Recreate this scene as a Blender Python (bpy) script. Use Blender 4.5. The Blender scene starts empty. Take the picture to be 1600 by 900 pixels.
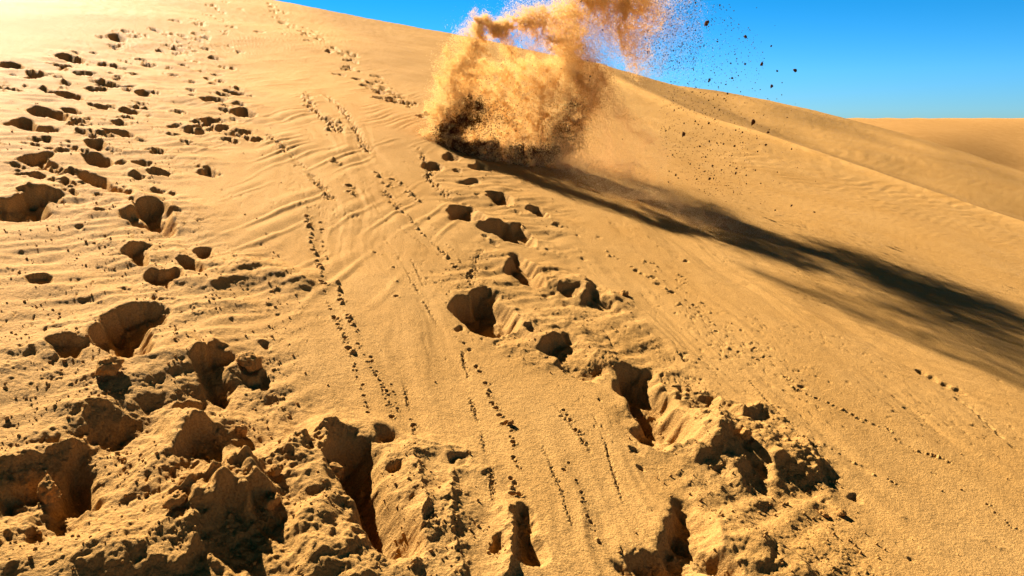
import bpy, bmesh, math, random
import numpy as np
from mathutils import Vector
random.seed(4)
rng = np.random.default_rng(11)
scene = bpy.context.scene
COL = scene.collection

# ------------------------------------------------------------------ helpers
def tag(o, label=None, cat=None, group=None, kind=None):
    for k, v in (('label', label), ('category', cat), ('group', group), ('kind', kind)):
        if v:
            o[k] = v
    return o

def mesh_from_arrays(name, verts, faces, smooth=True):
    me = bpy.data.meshes.new(name)
    verts = np.ascontiguousarray(verts, dtype=np.float32)
    faces = np.ascontiguousarray(faces, dtype=np.int32)
    nf, k = faces.shape
    me.vertices.add(len(verts)); me.vertices.foreach_set('co', verts.ravel())
    me.loops.add(nf * k); me.loops.foreach_set('vertex_index', faces.ravel())
    me.polygons.add(nf)
    me.polygons.foreach_set('loop_start', np.arange(0, nf * k, k, dtype=np.int32))
    me.polygons.foreach_set('loop_total', np.full(nf, k, dtype=np.int32))
    me.polygons.foreach_set('use_smooth', np.full(nf, smooth, dtype=bool))
    me.update(calc_edges=True)
    return me

def link(name, me, mat):
    o = bpy.data.objects.new(name, me)
    me.materials.append(mat)
    COL.objects.link(o)
    return o

# ------------------------------------------------------------------ noise
def _hash(ix, iy, iz, seed):
    h = (ix.astype(np.uint32) * np.uint32(374761393) + iy.astype(np.uint32) * np.uint32(668265263)
         + iz.astype(np.uint32) * np.uint32(2147483647 - 961748) + np.uint32((seed * 974711 + 1013) & 0xffffffff))
    h = (h ^ (h >> np.uint32(13))) * np.uint32(1274126177)
    h = (h ^ (h >> np.uint32(16))) * np.uint32(2246822519)
    return h ^ (h >> np.uint32(15))

def _fade(t):
    return t * t * t * (t * (t * 6 - 15) + 10)

def perlin2(x, y, seed=0):
    x = np.asarray(x, np.float32); y = np.asarray(y, np.float32)
    fx = np.floor(x); fy = np.floor(y)
    ix = fx.astype(np.int32); iy = fy.astype(np.int32)
    dx = x - fx; dy = y - fy
    z = np.zeros(1, np.int32)
    def g(ox, oy):
        a = (_hash(ix + ox, iy + oy, z, seed) & np.uint32(0xffff)).astype(np.float32) * np.float32(2 * math.pi / 65536)
        return np.cos(a) * (dx - ox) + np.sin(a) * (dy - oy)
    u = _fade(dx); v = _fade(dy)
    a = g(0, 0); a = a + u * (g(1, 0) - a)
    b = g(0, 1); b = b + u * (g(1, 1) - b)
    return (a + v * (b - a)) * 1.45

def fbm2(x, y, seed=0, octv=4, gain=.5):
    s = 0; a = 1.0; f = 1.0
    for k in range(octv):
        s = s + a * perlin2(x * f, y * f, seed + 17 * k)
        a *= gain; f *= 2.03
    return s

def vnoise3(p, seed=0):
    """smooth value noise at points p (n,3), in -1..1"""
    f = np.floor(p); i = f.astype(np.int32); d = _fade((p - f).astype(np.float32))
    def c(a, b, e):
        return (_hash(i[:, 0] + a, i[:, 1] + b, i[:, 2] + e, seed) & np.uint32(0xffff)).astype(np.float32) / 32767.5 - 1
    x0 = [c(0, b, e) + d[:, 0] * (c(1, b, e) - c(0, b, e)) for b in (0, 1) for e in (0, 1)]
    y0 = [x0[e] + d[:, 1] * (x0[2 + e] - x0[e]) for e in (0, 1)]
    return y0[0] + d[:, 2] * (y0[1] - y0[0])

def fbm3(p, seed=0, octv=3, gain=.5):
    s = 0; a = 1.0; f = 1.0
    for k in range(octv):
        s = s + a * vnoise3(p * f, seed + 31 * k); a *= gain; f *= 2.1
    return s

# ------------------------------------------------------------------ the dune plane and the camera that stands on it
F = 1200.0                      # focal length in photo pixels (1600 wide)
PITCH = math.atan(255 / F)
HC = 1.62                       # eye height above the slope
nd = np.array([-0.2, 1.0, 0.368]); nd /= np.linalg.norm(nd)     # into the slope, camera axes (right, down, forward)
RIGHT = np.array([1., 0, 0]); FWD = np.array([0, math.cos(PITCH), -math.sin(PITCH)]); DOWN = np.array([0, -math.sin(PITCH), -math.cos(PITCH)])
c2w = lambda d: d[0] * RIGHT + d[1] * DOWN + d[2] * FWD
CAM = np.array([0, 0, 1.7])
N = -c2w(nd)                    # slope normal
O = CAM - N * HC                # foot of the eye on the slope
V = FWD - N * FWD.dot(N); V /= np.linalg.norm(V)
U = np.cross(V, N)
def world(u, v, h):
    u = np.asarray(u)[..., None]; v = np.asarray(v)[..., None]; h = np.asarray(h)[..., None]
    return O + U * u + V * v + N * h
def ray(x, y):
    return RIGHT * (x - 800) / F + DOWN * (y - 450) / F + FWD
def on_slope(x, y):
    d = ray(x, y); t = HC / (-d.dot(N)); p = CAM + d * t - O
    return p.dot(U), p.dot(V)
SUN_E = math.radians(22.0)
S2 = np.array([-0.66, 0.75]); S2 /= np.linalg.norm(S2)    # towards the sun, along the slope
SUNV = (U * S2[0] + V * S2[1]) * math.cos(SUN_E) + N * math.sin(SUN_E)
TE = math.tan(SUN_E)
SD = -S2                        # shadows fall this way
SQ = np.array([-SD[1], SD[0]])

# ------------------------------------------------------------------ grid of the near dune (fan, denser towards the eye)
NR, NC = 1300, 2000
phi = np.linspace(math.radians(66), math.atan(HC / 62.0), NR)
vv = (HC / np.tan(phi)).astype(np.float32)
tt = (np.linspace(-1.35, 1.35, NC)).astype(np.float32)
GV = np.repeat(vv[:, None], NC, 1); GU = GV * tt[None, :]
H = np.zeros((NR, NC), np.float32)

REG = {'A': (0, 0, 1600 / 560), 'B': (0, 250, 1600 / 560), 'C': (0, 550, 1440 / 560), 'D': (450, 550, 1543 / 600),
       'E': (600, 230, 1364 / 500), 'F': (900, 540, 1600 / 700), 'G': (1000, 100, 1227 / 600), 'P': (0, 0, 1.0), 'H': (400, 150, 5.0), 'K': (860, 200, 1600 / 480)}
def px(reg, pts):
    ox, oy, s = REG[reg]
    return [(ox + x / s, oy + y / s) for x, y in pts]
def ell(cx, cy, rx, ry, ang=0, n=14):
    a = math.radians(ang); out = []
    for k in range(n):
        t = 2 * math.pi * k / n
        x = rx * math.cos(t); y = ry * math.sin(t)
        out.append((cx + x * math.cos(a) - y * math.sin(a), cy + x * math.sin(a) + y * math.cos(a)))
    return out
def inside(poly, X, Y):
    r = np.zeros(X.shape, bool); n = len(poly)
    for k in range(n):
        x1, y1 = poly[k]; x2, y2 = poly[(k + 1) % n]
        if y1 == y2:
            continue
        c = ((y1 > Y) != (y2 > Y)) & (X < (x2 - x1) * (Y - y1) / (y2 - y1) + x1)
        r ^= c
    return r
def blur(a, r):
    if r < 1:
        return a
    for ax in (0, 1):
        for _ in range(2):
            c = np.cumsum(np.concatenate([np.repeat(a.take([0], ax), r + 1, ax), a, np.repeat(a.take([-1], ax), r, ax)], ax), ax)
            n = a.shape[ax]
            a = (c.take(range(2 * r + 1, 2 * r + 1 + n), ax) - c.take(range(n), ax)) / (2 * r + 1)
    return a
def splat(field, raster, s0, q0, ds, mode='add'):
    """add a raster given in (s,q) sun-aligned axes to the grid"""
    ns, nq = raster.shape[1], raster.shape[0]
    cs = [(s0 + i * ns * ds) * SD + (q0 + j * nq * ds) * SQ for i in (0, 1) for j in (0, 1)]
    us = [c[0] for c in cs]; vs = [c[1] for c in cs]
    v0, v1 = max(min(vs), vv[0]), min(max(vs), vv[-1])
    if v1 <= v0:
        return
    r0 = np.searchsorted(vv, v0); r1 = min(NR, np.searchsorted(vv, v1) + 1)
    tl = min(min(us) / v0, min(us) / v1); th = max(max(us) / v0, max(us) / v1)
    c0 = max(0, np.searchsorted(tt, tl)); c1 = min(NC, np.searchsorted(tt, th) + 1)
    if r1 <= r0 or c1 <= c0:
        return
    u = GU[r0:r1, c0:c1]; v = GV[r0:r1, c0:c1]
    fs = (u * SD[0] + v * SD[1] - s0) / ds; fq = (u * SQ[0] + v * SQ[1] - q0) / ds
    ok = (fs >= 0) & (fs < ns - 1.01) & (fq >= 0) & (fq < nq - 1.01)
    fs = np.where(ok, fs, 0); fq = np.where(ok, fq, 0)
    i = fs.astype(np.int32); j = fq.astype(np.int32); a = fs - i; b = fq - j
    val = (raster[j, i] * (1 - a) + raster[j, i + 1] * a) * (1 - b) + (raster[j + 1, i] * (1 - a) + raster[j + 1, i + 1] * a) * b
    val = np.where(ok, val, 0).astype(np.float32)
    if mode == 'add':
        field[r0:r1, c0:c1] += val
    else:
        field[r0:r1, c0:c1] = np.maximum(field[r0:r1, c0:c1], val)

DIST = np.zeros((NR, NC), np.float32)      # where the sand is broken up
def relief(reg, pts, m=.05, k=.85, cap=.20, ramp=1.5, rise=.35, warp=.08, rough=.18, lat=2.6, rim=.07):
    """one hollow (m~0) or lump (m~1) whose sun-side edge throws the shadow outlined by pts"""
    global _fs
    if m >= .5:
        rise = .20
    uv = [on_slope(x, min(y, 960)) for x, y in px(reg, pts)]
    sq = np.array([(np.dot(p, SD), np.dot(p, SQ)) for p in uv])
    lo = sq.min(0); hi = sq.max(0); L = hi - lo
    size = max(L); far = np.mean([p[1] for p in uv])
    if far > 4 and lat < 8:
        ramp = max(ramp, 2.3)
    if far > 8:
        cap = min(cap, .15)
    if m >= .3:
        k = k * (.8 if m < .5 else .62)
    ds = max(.0025, size / 170)
    mg = max(.05, .75 * max(L[0], .3 * L[1]))
    mq = max(.03, .25 * L[1])
    s0 = lo[0] - mg; q0 = lo[1] - mq
    ns = int((L[0] + 2 * mg) / ds) + 4; nq = int((L[1] + 2 * mq) / ds) + 4
    S, Q = np.meshgrid(s0 + np.arange(ns) * ds, q0 + np.arange(nq) * ds)
    _fs = globals().get('_fs', 0) + 1
    sd = _fs * 7 + 3
    w = min(size, .5) * warp
    f1 = 1 / max(.02, .28 * min(size, .5))
    Sw = S + w * fbm2(S * f1, Q * f1, sd, 5, .6); Qw = Q + w * fbm2(S * f1, Q * f1, sd + 5, 5, .6)
    mask = inside([tuple(p) for p in sq], Sw, Qw)
    if not mask.any():
        return
    a = np.zeros(mask.shape, np.float32); b = np.zeros(mask.shape, np.float32)
    for i in range(1, ns):
        a[:, i] = np.where(mask[:, i], a[:, i - 1] + 1, 0)
    for i in range(ns - 2, -1, -1):
        b[:, i] = np.where(mask[:, i], b[:, i + 1] + 1, 0)
    chord = blur(np.where(mask, a + b, 0).astype(np.float32), 2) / np.maximum(blur(mask.astype(np.float32), 2), .2) * ds
    D = np.where(mask, np.minimum(cap, k * TE * chord), 0)
    wall = max(2.0, .10 * size / ds)
    x = np.clip(a / wall, 0, 1); sh = np.where(m > .5, x, x * x * (3 - 2 * x))
    dep = D * sh
    rn = perlin2(S / .12, Q / .035, sd + 2)
    for i in range(1, ns):
        dep[:, i] = np.maximum(dep[:, i], dep[:, i - 1] - ramp * (1 + .5 * rn[:, i]) * ds)
    for j in range(1, nq):
        dep[j] = np.maximum(dep[j], dep[j - 1] - lat * ds)
    for j in range(nq - 2, -1, -1):
        dep[j] = np.maximum(dep[j], dep[j + 1] - lat * ds)
    ris = np.zeros_like(dep)
    for i in range(ns - 2, -1, -1):
        ris[:, i] = np.where(mask[:, i], 0, np.maximum(np.where(mask[:, i + 1], D[:, i + 1], 0), ris[:, i + 1] - rise * ds))
    rr = max(1, int(round(.012 * size / ds)))
    if m > .01:
        ris = blur(ris, max(1, rr * 2))
        ris = np.where(mask, ris * np.clip(1 - a / wall, 0, 1), ris)
    if m >= .5:
        ris = ris * (1 + .13 * fbm2(S / .10, Q / .07, sd + 21, 4, .6)) + .02 * np.clip(ris / .05, 0, 1) * np.abs(fbm2(S / .05, Q / .035, sd + 23, 3))
    h = m * ris - (1 - m) * dep
    if rim:
        mb = blur(np.maximum(dep, 0), max(2, int(.10 * size / ds)))
        h = h + rim * mb * (~mask) * (1 + .8 * fbm2(S / .05, Q / .05, sd + 9, 2)) * (dep < .3 * D.max())
    h = blur(h, max(1, rr if size > .15 else 1))
    if rough:
        infl = np.clip(blur((dep > .004).astype(np.float32), max(1, int(.05 * size / ds))), 0, 1)
        h = h + infl * rough * .1 * min(size, .4) * (fbm2(S / .09, Q / .045, sd + 11, 4, .6))
        splat(DIST, blur(infl, max(1, int(.06 * size / ds))), s0, q0, ds, 'max')
    # fade the raster border
    bx = np.minimum(np.arange(ns), ns - 1 - np.arange(ns)) / (.25 * mg / ds); by = np.minimum(np.arange(nq), nq - 1 - np.arange(nq)) / (.5 * mq / ds)
    h = h * np.clip(bx, 0, 1)[None, :] * np.clip(by, 0, 1)[:, None]
    splat(H, h.astype(np.float32), s0, q0, ds)

def bump_round(x, y, r, h, kind=1):
    """little round pit (h<0) or crumb (h>0) of radius r metres at a photo point"""
    u, v = on_slope(x, y)
    ds = max(.002, r / 6); n = int(2.6 * r / ds) * 2 + 3
    c = (n - 1) / 2
    I, J = np.meshgrid(np.arange(n) - c, np.arange(n) - c)
    ang = random.uniform(0, 6.28); e = random.uniform(.6, 1.0)
    X = (I * math.cos(ang) + J * math.sin(ang)) * ds / r; Y = (-I * math.sin(ang) + J * math.cos(ang)) * ds / (r * e)
    d = np.sqrt(X * X + Y * Y)
    z = h * np.clip(1.25 - d ** 2, 0, 1)
    if h < 0:
        z = z + .25 * -h * np.exp(-((d - 1.5) / .35) ** 2)
    splat(H, z.astype(np.float32), u * SD[0] + v * SD[1] - c * ds, u * SQ[0] + v * SQ[1] - c * ds, ds)

def zone(reg, pts, soft=.15):
    uv = [on_slope(x, min(y, 960)) for x, y in px(reg, pts)]
    sq = np.array([(np.dot(p, SD), np.dot(p, SQ)) for p in uv])
    lo = sq.min(0); hi = sq.max(0); size = max(hi - lo)
    ds = size / 220; mg = 3 * soft
    S, Q = np.meshgrid(np.arange(lo[0] - mg, hi[0] + mg, ds), np.arange(lo[1] - mg, hi[1] + mg, ds))
    w = soft * 1.2
    mk = inside([tuple(p) for p in sq], S + w * fbm2(S / .5, Q / .5, 3, 3), Q + w * fbm2(S / .5, Q / .5, 8, 3)).astype(np.float32)
    f = np.zeros((NR, NC), np.float32)
    splat(f, blur(mk, max(1, int(soft / ds / 1.5))), lo[0] - mg, lo[1] - mg, ds)
    return f
def ridge(reg, pts, h, w, sharp=1.0, dash=0, wob=.25):
    """a raised (or, with h<0, hollowed) strip along a line of photo points"""
    P_ = np.array([on_slope(x, min(y, 985)) for x, y in px(reg, pts)])
    v0 = max(P_[:, 1].min() - 3 * w, vv[0]); v1 = P_[:, 1].max() + 3 * w
    r0 = np.searchsorted(vv, v0); r1 = min(NR, np.searchsorted(vv, v1) + 1)
    t0 = min((P_[:, 0].min() - 3 * w) / v0, (P_[:, 0].min() - 3 * w) / v1); t1 = max((P_[:, 0].max() + 3 * w) / v0, (P_[:, 0].max() + 3 * w) / v1)
    c0 = max(0, np.searchsorted(tt, t0)); c1 = min(NC, np.searchsorted(tt, t1) + 1)
    if r1 <= r0 or c1 <= c0:
        return
    u = GU[r0:r1, c0:c1] ; v = GV[r0:r1, c0:c1]
    uu = u + wob * w * fbm2(u / w * .9, v / w * .9, 201, 4, .6); vw = v + wob * w * fbm2(u / w * .9, v / w * .9, 205, 4, .6)
    best = np.full(u.shape, 1e9, np.float32)
    for (ax, ay), (bx, by) in zip(P_[:-1], P_[1:]):
        dx, dy = bx - ax, by - ay; L2 = dx * dx + dy * dy + 1e-9
        t = np.clip(((uu - ax) * dx + (vw - ay) * dy) / L2, 0, 1)
        best = np.minimum(best, np.hypot(uu - ax - t * dx, vw - ay - t * dy))
    q = best / w
    if dash:
        h = h * np.clip(.5 + dash + 1.6 * perlin2(u / .16, v / .22, 213), 0, 1.1)
    H[r0:r1, c0:c1] += h * (np.exp(-q * 1.6) if sharp > 1 else np.exp(-q * q)) * (1 + .3 * fbm2(u / .12, v / .12, 209, 3))

# ------------------------------------------------------------------ the big shapes of the dune
def slope_pts(pts):
    return np.array([on_slope(x, y) for x, y in pts])
# line along which the dune rolls over (crest), taken where it is seen
cp = slope_pts([(-500, -190), (0, -82), (430, -1), (500, 12), (600, 33), (720, 52), (940, 103), (1040, 118), (1130, 135), (1250, 165), (1330, 185), (1400, 203), (1500, 232), (1600, 268), (1900, 370)])
ct = cp[:, 0] / cp[:, 1]; o_ = np.argsort(ct)
VC = np.interp(tt, ct[o_], cp[o_, 1]).astype(np.float32)
VC = np.convolve(np.pad(VC, 60, 'edge'), np.ones(121) / 121, 'valid').astype(np.float32)
past = np.maximum(0, GV - (VC[None, :] - 1.0))
H -= np.where(past < 4, .05 * past ** 2, .8 + .4 * (past - 4)) * 1.0
# soft undulation
H += .10 * perlin2(GU / 5.5 + 3, GV / 7.5, 5) * np.clip((GV - 4) / 6, 0, 1) * np.clip((VC[None, :] - GV) / 5, 0, 1)
H += .022 * perlin2(GU / 1.1, GV / 2.2, 6)
# the shallow trough behind the bright ridge line at the right
rl = slope_pts([(960, 142), (1080, 180), (1200, 222), (1330, 258), (1450, 292), (1600, 338), (1800, 410)])
ru = np.interp(vv, rl[::-1, 1], rl[::-1, 0])
ru = np.convolve(np.pad(ru, 40, 'edge'), np.ones(81) / 81, 'valid')
s_ = (GU - ru[:, None]) * .87 + .10 * perlin2(GU / 1.5, GV / 3, 31)
side = np.clip((GV - 7.5) / 3, 0, 1)
sp = np.maximum(s_, 0)
H -= side * (.085 * sp - .085 * np.maximum(sp - 3.2, 0) * 1.3) * np.clip(1 - (sp - 3.2) / 5, 0, 1)
sm_ = np.sqrt(s_ ** 2 + .09)
H += side * .12 * np.exp(-sm_ / .8)
RIDGE_LIGHT = (side * np.exp(-((s_ + .1) / .6) ** 2) * np.clip(.75 + .5 * perlin2(GU / 1.2, GV / 3, 33), 0, 1.2)).astype(np.float32)  # mask for paler colour painted along the ridge in place of sunlight
TROUGH = (side * np.clip(s_ / .5, 0, 1)).astype(np.float32)  # mask for darker colour past the ridge, painted to deepen the slope's shade
del sp, past

# ------------------------------------------------------------------ wind ripples and runnels
SL = np.array([-.35, .94])      # straight up the slope
SLq = np.array([.94, .35])
al = GU * SL[0] + GV * SL[1]; ac = GU * SLq[0] + GV * SLq[1]
def zfade(a, lo, hi, s):
    return np.clip((a - lo) / s, 0, 1) * np.clip((hi - a) / s, 0, 1)
ripz = zone('P', [(330, 60), (520, 40), (660, 150), (660, 240), (700, 420), (560, 470), (400, 460), (330, 330), (300, 180)], .35)
wob = .6 * perlin2(GU / .4, GV / .9, 41) + .12 * perlin2(GU / .15, GV / .3, 42)
ph = (GU * .985 - GV * .16) / .22 + .45 * wob + .5 * perlin2(GU / 1.6, GV / 2.6, 47)
brk = np.clip(.5 + 1.1 * perlin2(GU / .30 + 9, GV / 1.3, 43) + .5 * perlin2(GU / .9, GV / .8, 143), 0, 1.2)
tri = np.abs(((ph) % 1.0) - .72); saw = np.where((ph % 1) < .72, (ph % 1) / .72, (1 - ph % 1) / .28)
H += ripz * np.clip(brk - .2, 0, 1) * .013 * np.sin(math.pi * saw) ** 1.5
ripu = zone('P', [(-40, -40), (420, -40), (470, 40), (380, 90), (260, 120), (-40, 100)], .3)
ph3 = (GU * .35 + GV * .94) / .16 + .9 * wob + .4 * perlin2(GU / 1.5, GV / 1.1, 48)
H += ripu * np.clip(.5 + .9 * perlin2(GU / .9, GV / .7, 49), 0, 1.1) * .009 * (np.abs(((ph3) % 1.0) - .5) - .25)
# gentle ripples over the far sunny face, left and right
farz = zone('P', [(-60, -30), (420, -60), (700, 40), (1000, 100), (1330, 180), (1700, 330), (1700, 640), (1300, 440), (1000, 260), (700, 60), (480, 60), (300, 50), (150, 60), (-60, 80)], .3)
ph2 = (GU * .28 + GV * .96) / .11 + .5 * perlin2(GU / .9, GV / .5, 44) + .3 * perlin2(GU / .2, GV / .2, 45)
H += farz * .0052 * np.sin(2 * math.pi * ph2) * (.6 + .6 * perlin2(GU / 1.4, GV / 1.2, 46))
# runnels where sand has slid straight down the slope
run = zone('P', [(430, 200), (560, 160), (720, 440), (760, 560), (960, 620), (860, 330), (1080, 330), (1650, 560), (1650, 960), (760, 960), (700, 690), (470, 680), (450, 420)], .35)
ac2 = ac + .14 * perlin2(al / 1.2, ac / .5, 51) + .02 * perlin2(al / .25, ac / .15, 52)
rb = np.clip(.45 + 1.1 * perlin2(GU / .55, GV / .9, 56), 0, 1.1)
H += run * .012 * perlin2((ac + .1 * perlin2(al / .9, ac / .6, 58)) / .26, al / 3.0, 59)
H += 1.1 * run * (.0065 * perlin2(ac2 / .12, al / 2.2, 53) + rb * .0035 * perlin2(ac2 / .04, al / .9, 54) - rb * .005 * np.clip(perlin2(ac2 / .13 + 7, al / 1.4, 55) - .42, 0, 1) * 4)
# streaks of wind on the right hand face
H += zone('P', [(950, 240), (1350, 270), (1700, 360), (1700, 700), (1200, 480), (950, 330)], .5) * (.004 * perlin2((GU * .45 + GV * .9) / .05, (GU * .9 - GV * .45) / .9, 57))

# dashes where single grains have rolled and stopped
dsh = perlin2((ac + .03 * perlin2(al / .3, ac / .3, 61)) / .020, al / .06, 62) + .35 * perlin2(GU / .35, GV / .5, 63) + .25 * perlin2(GU / 1.3, GV / 1.6, 64)
dz = zone('P', [(860, 330), (1000, 350), (1300, 450), (1420, 560), (1250, 640), (1000, 520), (860, 400)], .3)
H -= .0075 * np.clip((dsh - .72 + .14 * dz) * 4, 0, 1) * np.clip((11 - GV) / 4, 0, 1)
del dsh
def groove(reg, pts, w, d, jit=.2, dots=0):
    """a thin slide line: a V-shaped furrow that fades in and out, with a little thrown-up lip"""
    v = np.mean([on_slope(*q)[1] for q in px(reg, pts)])
    g = max(1.0, min(1.8, v / 4.5))
    ridge(reg, pts, -d * 1.5 * g, w * 1.1 * g, 2, (dots or .9) * .32, 1.5)
    ridge(reg, [(x - 2.2 * REG[reg][2] * g, y) for x, y in pts], d * .45 * g, w * 1.0 * g, 1, .2, 1.5)
def dots(reg, pts, r, d, step=9, jit=1.5, up=.3):
    """a line of pellet marks: pits and the odd crumb"""
    P = np.array(px(reg, pts))
    seg = np.hypot(*(P[1:] - P[:-1]).T); L = np.concatenate([[0], np.cumsum(seg)])
    s = 0
    while s < L[-1]:
        x = np.interp(s, L, P[:, 0]); y = np.interp(s, L, P[:, 1])
        v = on_slope(x, y)[1]; g = min(1.9, max(1.0, v / 3.6))
        q = r * g * random.uniform(.45, 1.3)
        if random.random() < (up if v < 4 else .55):
            bump_round(x + random.gauss(0, jit), y + random.gauss(0, jit), q * .9, q * .95)
        else:
            bump_round(x + random.gauss(0, jit), y + random.gauss(0, jit), q, -q * d * 1.25)
        s += step * random.choice([.5, .6, .8, 1, 1.3, 2.2, 3.0]) * (1 if v < 4 else .8)

# ------------------------------------------------------------------ heaved and collapsed sand in the foreground
for pts, h_, w_, s_ in [
  ([(-20,735),(60,715),(120,690),(140,640)], .05, .12, 2), ([(60,790),(130,730),(160,690)], -.06, .16, 1), ([(240,745),(300,675),(330,660)], .05, .10, 1),
  ([(270,790),(340,765),(420,730),(478,690),(520,668)], .06, .10, 2), ([(250,640),(330,620),(430,660)], -.045, .22, 1), ([(480,730),(500,800),(520,880)], .07, .14, 1),
  ([(545,700),(580,760),(600,840)], -.05, .10, 1), ([(640,690),(720,705),(760,740)], .02, .10, 2), ([(200,860),(280,835),(350,800)], .05, .12, 1), ([(-10,840),(60,790),(120,800)], .04, .10, 2),
  ([(1090,690),(1130,670),(1170,680),(1230,720)], .07, .13, 1), ([(1150,650),(1190,640),(1250,690),(1290,740)], .03, .09, 2), ([(1100,860),(1160,850),(1230,900)], .05, .12, 1), ([(1060,620),(1110,620),(1150,650)], .03, .08, 2),
  ([(800,490),(850,500),(900,520),(940,560)], .035, .12, 1), ([(860,440),(900,440),(950,465)], .03, .10, 1), ([(320,440),(400,420),(460,440)], .03, .14, 1), ([(60,540),(200,600),(300,560)], .03, .2, 1),
  ([(0,300),(120,330),(280,330)], .03, .3, 1), ([(640,700),(660,780),(650,880)], .03, .06, 2), ([(705,740),(700,820),(720,890)], .025, .05, 2), ([(790,800),(800,850),(790,900)], .03, .05, 2)]:
    ridge('P', pts, h_, w_, s_)

# ------------------------------------------------------------------ footprints, slumps and lumps: region, outline, share of the relief that stands up
A_ = [
 [(0,265),(60,265),(105,285),(95,308),(40,300),(0,292)], [(250,232),(300,228),(345,242),(385,258),(350,266),(300,260),(262,252)],
 [(483,152),(520,150),(558,162),(545,176),(500,172)], [(195,272),(260,280),(330,280),(320,292),(250,290)], [(315,315),(380,320),(440,330),(400,336),(340,328)],
 [(405,375),(470,372),(530,382),(600,385),(605,398),(540,394),(470,388)], [(600,420),(640,410),(672,425),(660,438),(615,436)],
 [(180,402),(230,405),(300,415),(375,432),(360,450),(300,442),(230,418)], [(120,505),(150,478),(200,485),(260,505),(310,530),(295,545),(230,538),(160,530)],
 [(270,485),(320,490),(365,512),(340,522),(300,510)], [(0,570),(60,555),(120,535),(160,560),(150,580),(200,575),(250,570),(240,598),(190,608),(130,598),(70,580)],
 [(515,490),(560,492),(618,500),(610,520),(570,515)], [(443,590),(500,595),(560,600),(605,615),(590,626),(530,622),(470,608)],
 [(370,655),(400,640),(450,638),(470,655),(462,685),(420,684)], [(50,735),(130,715),(200,700),(275,700),(240,715),(195,735),(190,755),(120,745)],
 [(360,695),(410,700),(470,715),(505,735),(500,755),(450,758),(390,735)], [(505,745),(540,728),(580,730),(560,748),(515,756)],
 [(583,740),(630,730),(685,735),(690,745),(650,763),(610,755)], [(730,735),(790,718),(780,728)], [(333,780),(400,795),(460,810),(505,845),(490,855),(430,840),(365,815)],
 [(880,545),(930,540),(970,545),(965,560),(940,570),(900,555)], [(848,582),(900,580),(930,590),(890,592)], [(880,450),(950,445),(1015,462),(960,466),(910,468)],
 [(1000,408),(1050,420),(1100,425),(1060,438),(1020,430)], [(935,318),(970,318),(1000,330),(960,332)], [(905,340),(930,335),(948,345),(925,352)],
 [(1025,515),(1080,500),(1135,520),(1120,540),(1070,540)], [(550,320),(600,322),(650,330),(610,338)], [(620,272),(660,268),(705,280),(670,284)],
 [(305,212),(370,216),(340,226)], [(375,215),(440,218),(430,226)], [(95,340),(150,335),(165,350),(120,353)], [(370,460),(430,470),(488,480),(470,495),(420,482)],
 [(1470,205),(1515,235),(1490,230)], [(1515,300),(1580,304),(1580,311),(1530,308)], [(1480,322),(1545,328),(1540,336),(1500,332)], [(1560,342),(1620,350),(1610,360)], [(1525,262),(1600,272),(1590,280)],
 [(820,438),(870,434),(860,444)], [(735,580),(780,568),(820,572),(760,586)], [(1110,637),(1180,634),(1175,642),(1120,645)], [(1030,600),(1060,612),(1130,600),(1120,612),(1050,622)],
]
for p in A_:
    relief('A', p, m=.06, k=.8, cap=.11, rough=.3)
for cx, cy, rx, ry in [(890+30,171,24,5),(778,228,24,5),(680,134,18,4),(778,106,24,5),(20,405,15,6),(115,382,15,6),(60,328,20,6),(530,345,25,6),(860,365,15,5),(985,362,25,4),(900,305,20,4),(755,295,18,4),(815,278,22,5),(580,270,20,5),
   (530,292,20,4),(850,210,15,4),(705,142,30,4),(650,158,20,5),(560,142,40,4),(960,25,15,4),(1000,148,15,4),(18,370,18,10),(510,560,20,6),(390,545,20,9),(335,545,15,8),(465,550,14,6),
   (240,590,30,9),(265,600,12,7),(60,600,10,6),(110,658,18,6),(205,640,30,9),(310,650,14,6),(630,640,26,6),(670,528,12,5),(180,795,28,9),(270,785,24,8),(440,885,28,8),(120,880,60,16),(220,890,70,18),(690,825,30,4),(770,870,16,8),
   (1195,15,14,4),(1210,30,14,4),(1225,50,14,4),(1240,75,14,4),(1262,92,16,4),(1300,115,18,4),(1345,138,18,4),(1370,152,14,4),(1420,178,20,5),(1440,190,14,4),(1545,240,20,5),(1580,250,22,5),(1005,8,14,3),(975,38,12,3),(930,60,20,3),(970,82,14,3),
   (985,105,14,3),(1040,130,20,3),(1010,160,16,3),(1155,152,26,3),(1260,162,14,2),(900,115,14,3),(790,185,22,4),(740,195,26,4),(720,215,22,4),(840,262,24,4),(880,268,20,3),(950,380,26,5),(850,412,24,4),(1110,438,24,4),(1060,480,24,5),(1040,545,20,4)]:
    relief('A', ell(cx, cy, rx, ry, 6), m=.12, k=.9, cap=.085, warp=.3, rough=.25)
_r = random.Random(8)
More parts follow.
